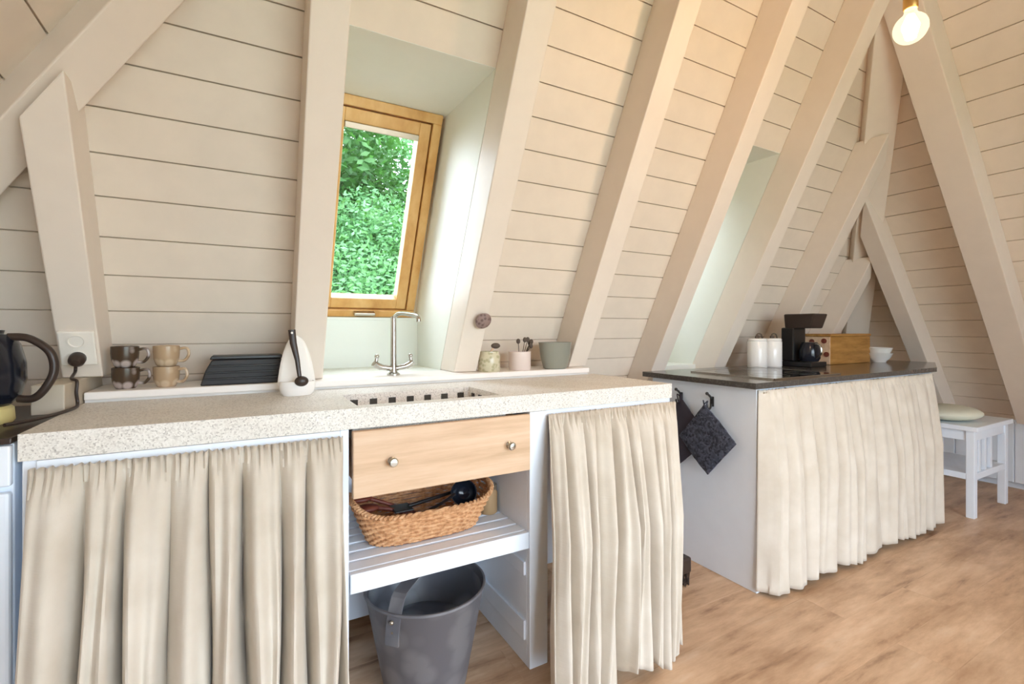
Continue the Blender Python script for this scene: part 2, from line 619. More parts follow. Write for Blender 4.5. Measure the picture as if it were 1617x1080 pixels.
# niches with roof windows
DN = 0.42
kb = nb.dot(Vector((0, YB, ZB)))
yw = lambda z, d=DN: (kb + d - nb.z * z) / nb.y       # window plane
us = Vector((0, -math.cos(TB), math.sin(TB)))         # up the slope

def niche(idx, x0, x1, zt, zfloor):
    zb = 1.165
    e = 0.03
    mb = MB()
    zt2 = zt + 0.012
    # side cheeks
    for xa, xb in ((x0 - e, x0), (x1, x1 + e)):
        prof = [(yb(0.845), 0.845), (2.43, 0.845), (yw(zb) + 0.02, zb), (yw(zt2) + 0.06, zt2 + 0.02), (yb(zt) , zt)]
        v = [(xa, y, zz) for y, zz in prof] + [(xb, y, zz) for y, zz in prof]
        n = 5
        mb._new(v, [tuple(range(n)), tuple(range(2 * n - 1, n - 1, -1))] + [(i, (i + 1) % n, n + (i + 1) % n, n + i) for i in range(n)])
    # head
    mb.hexa([(x0, yb(zt) , zt), (x1, yb(zt), zt), (x1, yw(zt2) + 0.04, zt2), (x0, yw(zt2) + 0.04, zt2)],
            [(x0, yb(zt), zt + e), (x1, yb(zt), zt + e), (x1, yw(zt2) + 0.04, zt2 + e), (x0, yw(zt2) + 0.04, zt2 + e)])
    # wall under the window, niche floor, little sill
    mb.box((x0, 2.40, 0.845), (x1, 2.43, zb))
    mb.box((x0, 2.07, 0.845), (x1, 2.43, zfloor))
    mb.box((x0, 2.39, zb - 0.0), (x1, yw(zb) + 0.05, zb + 0.012))
    struct(mb.build('trim_%d' % (idx + 1), 'plaster'), ['white deep reveal around the pine roof window', 'white deep reveal between the beams above the dark counter'][idx - 1])

    def bar(mb, xa, xb, s0, s1, d0, d1, bev=0.003):
        # box in the window plane: x, distance up the slope, depth towards outside
        base = Vector((0, yw(1.18), 1.18))
        P = lambda x, s, d: base + Vector((x, 0, 0)) + us * s + nb * d
        mb.hexa([P(xa, s0, d1), P(xb, s0, d1), P(xb, s1, d1), P(xa, s1, d1)], [P(xa, s0, d0), P(xb, s0, d0), P(xb, s1, d0), P(xa, s1, d0)], bev)
    wx0, wx1 = x0 + 0.006, x1 - 0.016
    S = (zt2 - 1.18) / math.sin(TB) - 0.005
    mb = MB()
    bar(mb, wx0, wx0 + 0.04, 0.04, S - 0.04, 0.0, 0.09); bar(mb, wx1 - 0.04, wx1, 0.04, S - 0.04, 0.0, 0.09)
    bar(mb, wx0, wx1, 0.0, 0.038, 0.0, 0.09); bar(mb, wx0, wx1, S - 0.04, S, 0.0, 0.09)
    bar(mb, wx0 + 0.03, wx1 - 0.03, S - 0.06, S - 0.03, 0.074, 0.086); bar(mb, wx0 + 0.03, wx1 - 0.03, 0.03, 0.055, 0.074, 0.086)
    bar(mb, wx0 + 0.03, wx0 + 0.06, 0.03, S - 0.03, 0.074, 0.086); bar(mb, wx1 - 0.06, wx1 - 0.03, 0.03, S - 0.03, 0.074, 0.086)
    w = struct(mb.build('window_%d' % idx, 'frame_pine'), ['orange pine roof window looking onto green trees', 'pine roof window deep in the right reveal'][idx - 1])
    mb = MB()
    a, b = wx0 + 0.046, wx1 - 0.046
    bar(mb, a, a + 0.05, 0.045, S - 0.047, 0.006, 0.07); bar(mb, b - 0.05, b, 0.045, S - 0.047, 0.006, 0.07)
    bar(mb, a + 0.05, b - 0.05, 0.045, 0.095, 0.006, 0.07); bar(mb, a + 0.05, b - 0.05, S - 0.10, S - 0.047, 0.006, 0.07)
    sash = mb.build('sash', 'frame_pine', w)
    mb = MB(); bar(mb, a + 0.048, b - 0.048, 0.093, S - 0.098, 0.05, 0.056, 0)
    mb.build('pane', 'glass', w)
    mb = MB(); bar(mb, a + 0.05, b - 0.05, S - 0.125, S - 0.10, -0.002, 0.03)
    mb.build('ventilation_flap', 'steel', w)
    mb = MB(); bar(mb, (a + b) / 2 - 0.05, (a + b) / 2 + 0.05, 0.018, 0.034, -0.03, -0.0)
    mb.build('handle', 'steel', w)
    # outer flashing, closes the roof around the frame
    mb = MB()
    for (xa, xb, s0, s1) in ((x0 - 0.3, wx0, -0.25, S + 0.3), (wx1, x1 + 0.3, -0.25, S + 0.3), (wx0, wx1, -0.25, 0.0), (wx0, wx1, S, S + 0.3)):
        bar(mb, xa, xb, s0, s1, 0.06, 0.10, 0)
    mb.build('flashing', 'dark_gap', w)
    p = bpy.data.lights.new('roof_window_portal', 'AREA')
    p.shape = 'RECTANGLE'; p.size = wx1 - wx0; p.size_y = S; p.cycles.is_portal = True
    q = bpy.data.objects.new('roof_window_portal', p)
    COL.objects.link(q)
    c = Vector(((wx0 + wx1) / 2, yw(1.18), 1.18)) + us * S / 2 + nb * 0.12
    q.location = c
    q.rotation_euler = (-nb).to_track_quat('-Z', 'Y').to_euler()

niche(1, *NICHE[0], 0.935)
niche(2, *NICHE[1], 0.90)

# ---------------------------------------------------------------- rafters
PR = 0.15
def rafter(x0, x1, zb0, label, z_in=None):
    def top(x):
        zz = min(ZB + (x - XL - 0.12) * te, ZB + (XE - 0.16 - x) * te)
        return min(zz, ZTOP - 0.25)
    off = -nb * PR
    def P(x, zz, front):
        # front face keeps the same height cut as the board face
        y = yb(zz) + (-PR / nb.y if front else 0)
        return Vector((x, y, zz))
    t0, t1 = top(x0), top(x1)
    mb = MB()
    mb.hexa([P(x0, zb0, 0), P(x1, zb0, 0), P(x1, t1, 0), P(x0, t0, 0)], [P(x0, zb0, 1), P(x1, zb0, 1), P(x1, t1, 1), P(x0, t0, 1)], 0.004)
    return tag(mb.build('roof_beam', 'rafter'), label, 'beam', 'rafters on the back slope')
for x0, x1, zb0, lab in (
    (-0.462, -0.368, 0.976, 'white rafter above the power socket, dying into the hip beam at upper left'),
    (0.160, 0.264, 0.936, 'white rafter along the left side of the pine roof window'),
    (0.790, 0.895, 0.936, 'white rafter along the right side of the pine roof window'),
    (1.390, 1.494, 0.936, 'white rafter at the right end of the stone counter, next right after the roof window'),
    (1.965, 2.070, 0.60, 'white rafter bordering the left side of the second window reveal'),
    (2.485, 2.590, 0.60, 'white rafter bordering the right side of the second window reveal'),
    (3.095, 3.200, 0.60, 'white rafter rising behind the black coffee maker'),
    (3.600, 3.710, 0.60, 'shortest white rafter, behind the wooden box in the corner')):
    rafter(x0, x1, zb0, lab)

def jack(y0, y1, label):
    def top(y):
        zz = ZB + (YB - 0.09 - y) * tb
        return min(zz, ZTOP - 0.25) if y > YA else 3.2
    P = lambda y, zz, f: Vector((xe(zz) - (PR / nr.x if f else 0), y, zz))
    t0, t1 = top(y0), top(y1)
    zb0 = 0.493
    mb = MB()
    mb.hexa([P(y0, zb0, 0), P(y1, zb0, 0), P(y1, t1, 0), P(y0, t0, 0)], [P(y0, zb0, 1), P(y1, zb0, 1), P(y1, t1, 1), P(y0, t0, 1)], 0.004)
    return tag(mb.build('roof_beam', 'rafter'), label, 'beam', 'rafters on the far end wall')
jack(0.995, 1.145, 'long white rafter slanting down the far end wall to the beadboard')
jack(1.50, 1.60, 'short white rafter on the far end wall beside the white bowls')

def hip(xf, nside, pr, w, label, zb0):
    d = (Vector((xf(3.0), yb(3.0), 3.0)) - Vector((xf(1.0), yb(1.0), 1.0))).normalized()
    nn = (nb + nside).normalized()
    s = d.cross(nn).normalized()
    if s.x < 0: s = -s
    def at(zz): return Vector((xf(zz), yb(zz), zz))
    a, b = at(zb0), at(ZTOP - 0.15)
    fr = -nn * pr
    bk = -nn * 0.0
    mb = MB()
    mb.hexa([a - s * w / 2 + bk, a + s * w / 2 + bk, b + s * w / 2 + bk, b - s * w / 2 + bk],
            [a - s * w / 2 + fr, a + s * w / 2 + fr, b + s * w / 2 + fr, b - s * w / 2 + fr], 0.004)
    return tag(mb.build('hip_beam', 'rafter'), label, 'beam', 'hip beams')
hip(xe, nr, 0.12, 0.15, 'white hip beam standing in the far corner where the two slopes meet', 0.95)
hip(xl, nl, 0.12, 0.108, 'broad white hip beam crossing the upper left corner', 0.99)

# pier under the left rafter
mb = MB().box((-0.472, 1.68, 0.0), (-0.406, 2.09, 0.975), 0.003)
struct(mb.build('trim_4', 'pier'), 'short beige pier under the left rafter')
# ---------------------------------------------------------------- stone counter
CZ0, CZ1 = 0.848, 0.904              # slab
FX0, FX1, FY0, FY1 = -0.40, 1.49, 1.355, 1.84
SX0, SX1, SY0, SY1 = 0.285, 0.745, 1.405, 1.655   # sink cut-out
ct = thing('stone_worktop', 'speckled grey stone worktop with sunken sink along the window wall', 'worktop', (0.5, 1.6, CZ0))
mb = MB()
for lo, hi in (((FX0, FY0), (SX0, FY1)), ((SX1, FY0), (FX1, FY1)), ((SX0, FY0), (SX1, SY0)), ((SX0, SY1), (SX1, FY1))):
    mb.box((lo[0], lo[1], CZ0), (hi[0], hi[1], CZ1))
mb.build('slab', 'stone', ct)
mb = MB()
bz = CZ0 - 0.04
mb.box((SX0 - 0.004, SY0 - 0.012, bz - 0.02), (SX1 + 0.004, SY1 + 0.012, bz))
mb.box((SX0 - 0.014, SY0 - 0.012, bz), (SX0 + 0.001, SY1 + 0.012, CZ1 - 0.004)); mb.box((SX1 - 0.001, SY0 - 0.012, bz), (SX1 + 0.014, SY1 + 0.012, CZ1 - 0.004))
mb.box((SX0, SY1 - 0.001, bz), (SX1, SY1 + 0.014, CZ1 - 0.004)); mb.box((SX0, SY0 - 0.014, bz), (SX1, SY0 + 0.001, CZ1 - 0.004))
mb.build('sink_basin', 'stone', ct)
for k in range(7):
    x = 0.326 + 0.064 * k
    MB().box((x - 0.0125, SY1 - 0.004, 0.861), (x + 0.0125, SY1 + 0.001, 0.885), 0.001).build('mosaic_tile', 'tile_dark', ct)
for k in range(3):
    y = SY1 - 0.04 - 0.06 * k
    MB().box((SX0 - 0.001, y - 0.012, 0.861), (SX0 + 0.004, y + 0.012, 0.885)).build('mosaic_tile', 'tile_dark', ct)
    MB().box((SX1 - 0.004, y - 0.012, 0.861), (SX1 + 0.001, y + 0.012, 0.885)).build('mosaic_tile', 'tile_dark', ct)

# base cabinet under it
cb = thing('base_cabinet', 'white open base cabinet under the stone worktop', 'cabinet', (0.5, 1.6, 0.0))
zt = CZ0 - 0.001
for nm, bs in (('side_panel', [((-0.395, 1.36, 0), (-0.372, 1.80, zt))]),
               ('side_panel', [((1.462, 1.36, 0), (1.484, 1.80, zt))]),
               ('partition', [((0.232, 1.358, 0), (0.2545, 1.80, zt))]),
               ('partition', [((0.826, 1.371, 0), (0.850, 1.80, zt))]),
               ('stile', [((0.826, 1.350, 0), (0.896, 1.3715, zt))]),
               ('rail', [((-0.371, 1.352, 0.818), (0.231, 1.374, zt))]),
               ('rail', [((0.897, 1.358, 0.826), (1.461, 1.374, zt))])):
    mb = MB()
    for lo, hi in bs:
        mb.box(lo, hi, 0.002)
    mb.build(nm, 'white', cb)
mb = MB().box((-0.37, 1.80, 0.07), (1.46, 1.818, zt)); mb.build('back_panel', 'white', cb)
mb = MB()
mb.box((0.257, 1.352, 0.398), (0.825, 1.374, 0.452), 0.003)
for k in range(7):
    y = 1.378 + k * 0.06
    mb.box((0.257, y, 0.436), (0.825, y + 0.048, 0.452), 0.002)
mb.build('shelf', 'white', cb)
mb = MB()
mb.bm.free()
for z0_, z1_ in ((0.30, 0.345), (0.085, 0.15)):
    MB().box((0.818, 1.376, z0_), (0.826, 1.80, z1_), 0.002).build('side_rail', 'white', cb)
dr = MB().box((0.262, 1.340, 0.660), (0.822, 1.362, 0.842), 0.003).box((0.275, 1.362, 0.69), (0.81, 1.78, 0.83)).build('drawer', 'pine', cb)
dr['label'] = 'pale pine drawer front with two knobs'
for x in (0.366, 0.742):
    mx = Matrix.Translation((x, 1.340, 0.752)) @ Matrix.Rotation(math.radians(90), 4, 'X')
    MB().lathe([(0.0, 0.0), (0.011, 0.0), (0.006, 0.004), (0.0055, 0.012), (0.0125, 0.017), (0.0135, 0.022), (0.010, 0.027), (0.0, 0.028)], n=20, mx=mx).build('knob', 'chrome', dr, True)['label'] = 'small round metal drawer knob'

# ---------------------------------------------------------------- linen curtains
def curtain(name, label, x0, x1, ytop, ybot, ztop, zbot, folds, seed, amp=0.03, parent=None, spread=0.0, group=None, pull=0.9, zw=0.0, tuck=False):
    r = random.Random(seed)
    nx, nz = folds * 22, 46
    ks = [r.uniform(-1, 1) for _ in range(12)]
    am = [r.uniform(0.55, 1.25) for _ in range(folds + 3)]
    def base(u, t):
        w = u + 0.016 * ks[0] * math.sin(5 * u + 3 * ks[1]) + 0.03 * t * math.sin(9 * u + 6 * ks[2]) / 2 + 0.012 * math.sin(23 * u + 4 * ks[3])
        ph = w * folds * 2 * math.pi
        i = max(0, min(folds + 1, int(w * folds)))
        fr = w * folds - int(w * folds)
        a = am[i] * (1 - fr) + am[i + 1] * fr
        s = math.sin(ph + 0.9 * t * math.sin(7 * u + ks[4] * 5))
        s = 1.0 - 2.0 * (1.0 - abs(math.sin((ph + 0.9 * t * math.sin(7 * u + ks[4] * 5)) / 2))) ** 2.4
        s2 = math.sin(1.7 * ph + ks[5] * 6 + 2 * t) * 0.22
        return a * (s + s2)
    mb = MB()
    grid = []
    for j in range(nz + 1):
        t = (j / nz)
        row = []
        for i in range(nx + 1):
            u = i / nx
            a = amp * (0.16 + 0.84 * min(1.0, t * 2.1) ** 0.8)
            head = math.exp(-(t / 0.05) ** 2)
            yc = ytop + (ybot - ytop) * (t ** 0.8)
            y = yc - a * (base(u, t) + 0.9) * (1 - 0.72 * head)
            y -= 0.006 * head * (math.sin(u * folds * 5.3 * 2 * math.pi + ks[6] * 5) + 0.6 * math.sin(u * folds * 8.1 * 2 * math.pi)) + 0.004
            edge = min(1.0, min(u, 1 - u) / 0.035)
            if edge < 1 and tuck: y = y * edge + (ytop + 0.004) * (1 - edge)
            x = x0 + (x1 - x0) * u + 0.010 * math.sin(6 * t + u * 31 + ks[7] * 3) * t * (1 if 0.02 < u < 0.98 else 0.2)
            x += spread * t * (u - 0.5) * 2
            x *= 1 + (yc / ytop - 1) * pull
            zb = zbot + zw * (math.sin(u * folds * 1.3 + ks[8] * 4) + 0.5 * math.sin(u * folds * 3.1))
            z = ztop + (zb - ztop) * t
            if head > 0.5: z += 0.002 * math.sin(u * folds * 5 * 6.28)
            row.append(mb.bm.verts.new((x, y, z)))
        grid.append(row)
    for j in range(nz):
        for i in range(nx):
            mb.bm.faces.new((grid[j][i], grid[j + 1][i], grid[j + 1][i + 1], grid[j][i + 1]))
    root = thing(name, label, 'curtain', ((x0 + x1) / 2, ybot, zbot), group)
    o = mb.build('cloth', 'linen', root, True, False)
    md = o.modifiers.new('thickness', 'SOLIDIFY'); md.thickness = 0.0022; md.offset = 0
    # rod through the gathered head
    return root
c = curtain('linen_curtain', 'beige gathered linen curtain left of the pine drawer', -0.378, 0.236, 1.345, 1.215, 0.834, 0.015, 8, 3, 0.058, zw=0.008, pull=1.0)
MB().tube([(-0.372, 1.347, 0.826), (0.232, 1.347, 0.826)], 0.004, 8).build('rod', 'steel', c, True)
c = curtain('linen_curtain', 'beige gathered linen curtain right of the pine drawer', 0.890, 1.485, 1.340, 1.205, 0.836, 0.030, 9, 11, 0.042, zw=0.024, pull=1.12)
MB().tube([(0.9, 1.346, 0.83), (1.478, 1.346, 0.83)], 0.004, 8).build('rod', 'steel', c, True)

# ---------------------------------------------------------------- ledge behind the counter
lg = thing('ledge', 'white painted ledge at the back of the stone counter', 'shelf', (0.5, 1.95, CZ1))
LZ = 0.935
mb = MB()
mb.box((-0.402, 1.836, LZ - 0.024), (1.46, 2.068, LZ), 0.004)
mb.build('board', 'ledge', lg)
MB().box((-0.402, 1.848, CZ1 - 0.05), (1.46, 1.866, LZ - 0.024)).build('upstand', 'ledge', lg)

# mugs
def mug(loc, m, label, group, rz, top=False):
    t = thing('mug', label, 'mug', loc, group)
    r = 0.036
    MB().lathe([(0.0, 0.002), (0.024, 0.0), (0.027, 0.004), (0.034, 0.022), (r, 0.045), (r, 0.0645), (r - 0.003, 0.066), (r - 0.005, 0.062), (r - 0.006, 0.03), (0.024, 0.008), (0.0, 0.007)], n=28).build('body', m, None, True)
    b = bpy.context.scene.collection.objects[-1]
    b.parent = t
    h = MB().tube(bez([(r - 0.004, 0, 0.054), (r + 0.018, 0, 0.056), (r + 0.024, 0, 0.036), (r + 0.012, 0, 0.016), (r - 0.008, 0, 0.016)], 6), 0.0045, 8).build('handle', m, None, True)
    h.parent = t
    t.rotation_euler.z = rz
    return t
mug((-0.316, 1.905, LZ), 'mug_dark', 'dark brown flower mug, bottom one of the stacked dark pair', 'mugs on the ledge', 0.05)
mug((-0.318, 1.905, LZ + 0.0665), 'mug_dark', 'dark brown flower mug stacked on top of the other dark one', 'mugs on the ledge', -0.05)
mug((-0.212, 1.905, LZ), 'mug_beige', 'beige flower mug, bottom one of the stacked beige pair', 'mugs on the ledge', -0.3)
mug((-0.212, 1.906, LZ + 0.0665), 'mug_beige', 'beige flower mug stacked on top of the other beige one', 'mugs on the ledge', 0.1)

# black low box with a sloping left end
t = thing('storage_box', 'low black ribbed box with sloping left end on the ledge', 'box', (0.0, 1.92, LZ))
mb = MB()
mb.prism([(-0.118, 0), (0.122, 0), (0.122, 0.084), (-0.085, 0.084), (-0.103, 0.05)], -0.045, 0.045, 0.004, Matrix.Translation((0, 1.905, LZ)) @ Matrix.Rotation(math.radians(90), 4, 'X'))
mb.build('body', 'black_soft', t)
MB().prism([(-0.092, 0), (0.124, 0), (0.124, 0.012), (-0.086, 0.012)], -0.048, 0.048, 0.003, Matrix.Translation((0, 1.905, LZ + 0.085)) @ Matrix.Rotation(math.radians(90), 4, 'X')).build('lid', 'black', t)
mb = MB()
for k in range(3):
    mb.box((-0.095 - 0.008 * (2 - k), 1.854, LZ + 0.018 + k * 0.021), (0.118, 1.860, LZ + 0.024 + k * 0.021), 0.002)
mb.build('rib', 'black', t)

# spoon rest with a ladle
t = thing('spoon_holder', 'white ceramic teardrop spoon holder standing on the stone counter', 'holder', (0.160, 1.725, CZ1))
cx_, cy_ = 0.160, 1.725
mb = MB()
mb.lathe([(0.0, 0.0), (0.043, 0.0), (0.052, 0.012), (0.055, 0.03), (0.053, 0.045), (0.050, 0.046), (0.050, 0.03), (0.044, 0.012), (0.0, 0.010)], (cx_, cy_, CZ1), 32, 1.0, 0.62)
mb.build('cup', 'ceramic', t, True)
mb = MB()
pts = []
nb_ = 26
front, back = [], []
rows = []
for j in range(18):
    s = j / 17
    hw = 0.054 * (1 - s) ** 0.55 * (1 + 0.25 * s) + 0.005
    zz = CZ1 + 0.03 + s * 0.165
    yy_ = cy_ + 0.018 + 0.030 * s
    rows.append([(cx_ + hw * math.cos(a) , yy_ + 0.018 * (1 - 0.6 * s) * math.sin(a), zz) for a in [2 * math.pi * k / 20 for k in range(20)]])
verts = [p for r_ in rows for p in r_]
faces = [(j * 20 + k, j * 20 + (k + 1) % 20, (j + 1) * 20 + (k + 1) % 20, (j + 1) * 20 + k) for j in range(17) for k in range(20)] + [tuple(range(17 * 20, 18 * 20)), tuple(reversed(range(20)))]
mb._new(verts, faces)
mb.build('back', 'ceramic', t, True)
t = thing('ladle', 'dark brown ladle leaning in the white spoon holder', 'ladle', (0.165, 1.69, CZ1 + 0.03))
MB().tube([(0.164, 1.690, 0.958), (0.157, 1.696, 1.02), (0.146, 1.706, 1.075), (0.142, 1.711, 1.118)], [0.006, 0.0075, 0.0105, 0.011], 12, flat=(0.45, 1.0)).build('handle', 'brown_black', t, True)
MB().sphere((0.169, 1.689, 0.952), 0.021, (1.0, 0.62, 0.8)).build('bowl', 'brown_black', t, True)
MB().tube([(0.142, 1.7035, 1.108), (0.142, 1.7065, 1.109)], 0.0035, 12).build('hole', 'ceramic', t)

# mixer tap
t = thing('kitchen_tap', 'chrome bridge tap with two lever handles below the roof window', 'tap', (0.535, 1.92, LZ))
tx, ty = 0.535, 1.93
MB().lathe([(0.0, 0.0), (0.026, 0.0), (0.026, 0.006), (0.016, 0.012), (0.014, 0.03), (0.0, 0.03)], (tx, ty, LZ), 24).build('base', 'chrome', t, True)
MB().tube([(tx, ty, LZ + 0.02), (tx, ty, LZ + 0.05), (tx, ty, LZ + 0.2), (tx, ty, LZ + 0.236)], [0.014, 0.0125, 0.0115, 0.0115], 16).build('column', 'chrome', t, True)
MB().tube(bez([(tx, ty, LZ + 0.228), (tx + 0.01, ty - 0.03, LZ + 0.246), (tx + 0.022, ty - 0.12, LZ + 0.243), (tx + 0.03, ty - 0.21, LZ + 0.232), (tx + 0.031, ty - 0.222, LZ + 0.212)], 8), 0.0085, 14).build('spout', 'chrome', t, True)
MB().tube([(tx - 0.05, ty - 0.002, LZ + 0.034), (tx, ty, LZ + 0.026), (tx + 0.05, ty - 0.002, LZ + 0.034)], 0.011, 12).build('bridge', 'chrome', t, True)
for s in (-1, 1):
    h = MB().tube(bez([(tx + s * 0.05, ty - 0.002, LZ + 0.034), (tx + s * 0.066, ty - 0.004, LZ + 0.042), (tx + s * 0.078, ty - 0.006, LZ + 0.052)], 5), [0.013] * 10 + [0.016], 12).build('handle', 'chrome', t, True)
    MB().tube([(tx + s * 0.072, ty - 0.006, LZ + 0.046), (tx + s * 0.068, ty - 0.006, LZ + 0.076)], [0.008, 0.0065], 10).sphere((tx + s * 0.068, ty - 0.006, LZ + 0.077), 0.0095).build('lever', 'chrome', h, True)

# things right of the window
t = thing('wall_ornament', 'round mottled brown ornament on the roof beam right of the roof window', 'ornament', (0.868, 1.82, 1.15))
ky = yb(1.165) - PR / nb.y
mx = Matrix.Translation((0.862, ky - 0.001, 1.165)) @ Matrix.Rotation(math.radians(90) + (math.pi / 2 - TB), 4, 'X')
MB().lathe([(0.0, 0.0), (0.012, 0.0), (0.012, 0.012), (0.030, 0.016), (0.035, 0.026), (0.028, 0.036), (0.010, 0.041), (0.0, 0.041)], n=24, mx=mx).build('disc', 'knob_brown', t, True)

t = thing('jar', 'olive glass jar holding a brush, left of the pale cup', 'jar', (0.955, 1.905, LZ))
MB().lathe([(0.0, 0.0), (0.044, 0.0), (0.048, 0.006), (0.048, 0.07), (0.042, 0.08), (0.042, 0.088), (0.038, 0.088), (0.038, 0.078), (0.043, 0.068), (0.043, 0.008), (0.0, 0.006)], (0.95, 1.895, LZ), 28).build('body', 'olive_glass', t, True)
t = thing('dish_brush', 'small brush standing in the olive jar', 'brush', (0.96, 1.9, LZ + 0.01))
MB().tube([(0.93, 1.89, LZ + 0.012), (0.955, 1.885, LZ + 0.09), (0.966, 1.883, LZ + 0.104)], 0.005, 8).build('handle', 'pine', t, True)
MB().sphere((0.975, 1.882, LZ + 0.112), 0.018, (1.2, 0.8, 0.7)).build('bristles', 'sprig', t, True)

t = thing('cup', 'pale pink ceramic cup holding dark sprigs on the ledge', 'cup', (1.105, 1.905, LZ))
MB().lathe([(0.0, 0.0), (0.046, 0.0), (0.050, 0.005), (0.051, 0.083), (0.047, 0.085), (0.046, 0.01), (0.0, 0.008)], (1.105, 1.895, LZ), 30).build('body', 'cream', t, True)
t = thing('dried_sprigs', 'dark dried sprigs standing in the pale pink cup', 'sprigs', (1.105, 1.905, LZ + 0.01))
rr = random.Random(5)
for k in range(6):
    a = rr.uniform(0, 6.28)
    ex, ey = 1.105 + 0.045 * math.cos(a) + 0.01, 1.89 + 0.03 * math.sin(a)
    ez = LZ + rr.uniform(0.105, 0.14)
    st = MB().tube([(1.105 + 0.015 * math.cos(a), 1.895 + 0.012 * math.sin(a), LZ + 0.012), ((1.105 + ex) / 2, (1.895 + ey) / 2, LZ + 0.07), (ex, ey, ez)], 0.0018, 6).build('sprig', 'sprig', t, True)
    MB().sphere((ex, ey, ez), 0.010, (1, 0.8, 1.2), 10, 8).build('head', 'sprig', st, True)

t = thing('bucket_tumbler', 'grey green tapered tumbler at the right end of the ledge', 'tumbler', (1.285, 1.88, LZ))
MB().lathe([(0.0, 0.0), (0.052, 0.0), (0.060, 0.004), (0.074, 0.05), (0.084, 0.12), (0.086, 0.124), (0.082, 0.124), (0.078, 0.11), (0.056, 0.01), (0.0, 0.008)], (1.285, 1.872, LZ), 36, 1.0, 0.72).build('body', 'glass_grey', t, True)
bpy.data.objects['bucket_tumbler'].name = 'tumbler'

# socket and plug
sy = yb(1.06) - PR / nb.y
mxs = Matrix.Translation((-0.415, yb(1.068) - PR / nb.y, 1.068)) @ Matrix.Rotation(math.pi / 2 - TB, 4, 'X')
t = thing('power_socket', 'white double power socket on the left rafter', 'socket', (-0.415, sy, 1.0))
o = MB().box((-0.041, -0.012, -0.055), (0.041, -0.0005, 0.055), 0.004, mxs).build('plate', 'socket', t)
for zc in (0.026, -0.026):
    MB().lathe([(0.0, 0.0), (0.019, 0.0), (0.021, 0.004), (0.018, 0.004), (0.016, 0.0015), (0.0, 0.0015)], n=24, mx=mxs @ Matrix.Translation((0, -0.0122, zc)) @ Matrix.Rotation(math.radians(90), 4, 'X')).build('outlet', 'socket', t, True)
# ---------------------------------------------------------------- appliance and kettle at the left edge
t = thing('cooker', 'white appliance with dark top at the left edge beside the stone counter', 'appliance', (-0.70, 1.60, 0))
MB().box((-0.995, 1.372, 0.02), (-0.41, 1.90, 0.885), 0.004).build('body', 'white', t)
MB().box((-0.998, 1.352, 0.886), (-0.408, 1.905, 0.899), 0.003).build('top', 'brown_black', t)
MB().box((-0.995, 1.348, 0.06), (-0.41, 1.370, 0.788), 0.006).build('door', 'white', t)
MB().box((-0.995, 1.352, 0.800), (-0.41, 1.370, 0.883), 0.004).build('control_panel', 'white', t)
t = thing('electric_kettle', 'black electric kettle with curved handle at the left edge', 'kettle', (-0.535, 1.57, 0.899))
kx_, ky_ = -0.542, 1.58
MB().lathe([(0.0, 0.0), (0.066, 0.0), (0.070, 0.006), (0.068, 0.034), (0.062, 0.040), (0.0, 0.040)], (kx_, ky_, 0.8995), 36).build('base', 'sponge', t, True)
MB().lathe([(0.0, 0.041), (0.062, 0.042), (0.080, 0.062), (0.090, 0.10), (0.089, 0.14), (0.079, 0.185), (0.066, 0.208), (0.0, 0.212)], (kx_, ky_, 0.8995), 40).build('body', 'blackblue', t, True)
MB().lathe([(0.0, 0.212), (0.05, 0.210), (0.052, 0.218), (0.0, 0.224)], (kx_, ky_, 0.8995), 30).build('lid', 'black', t, True)
MB().tube(bez([(kx_ + 0.062, ky_ - 0.01, 1.102), (kx_ + 0.100, ky_ - 0.015, 1.098), (kx_ + 0.138, ky_ - 0.02, 1.066), (kx_ + 0.146, ky_ - 0.02, 1.02), (kx_ + 0.130, ky_ - 0.02, 0.978), (kx_ + 0.108, ky_ - 0.015, 0.955), (kx_ + 0.08, ky_ - 0.01, 0.955)], 7), 0.010, 12, flat=(1.0, 0.9)).build('handle', 'brown_black', t, True)

py = yb(1.03) - PR / nb.y
cord = MB().tube(bez([tuple(mxs @ Vector((0, -0.046, -0.028))), tuple(mxs @ Vector((-0.002, -0.052, -0.052))), (-0.412, 1.765, 0.983), (-0.398, 1.752, 0.976), (-0.398, 1.748, 0.945), (-0.396, 1.750, 0.916), (-0.392, 1.715, 0.9085), (-0.40, 1.62, 0.9085), (-0.424, 1.53, 0.9085), (-0.455, 1.47, 0.9085)], 10), 0.0042, 8).build('power_cord', 'brown_black', t, True)
MB().lathe([(0.0, 0.0), (0.019, 0.0), (0.020, 0.006), (0.019, 0.022), (0.010, 0.034), (0.0, 0.035)], n=20, mx=mxs @ Matrix.Translation((0, -0.0166, -0.026)) @ Matrix.Rotation(math.radians(90), 4, 'X')).build('plug', 'brown_black', cord, True)

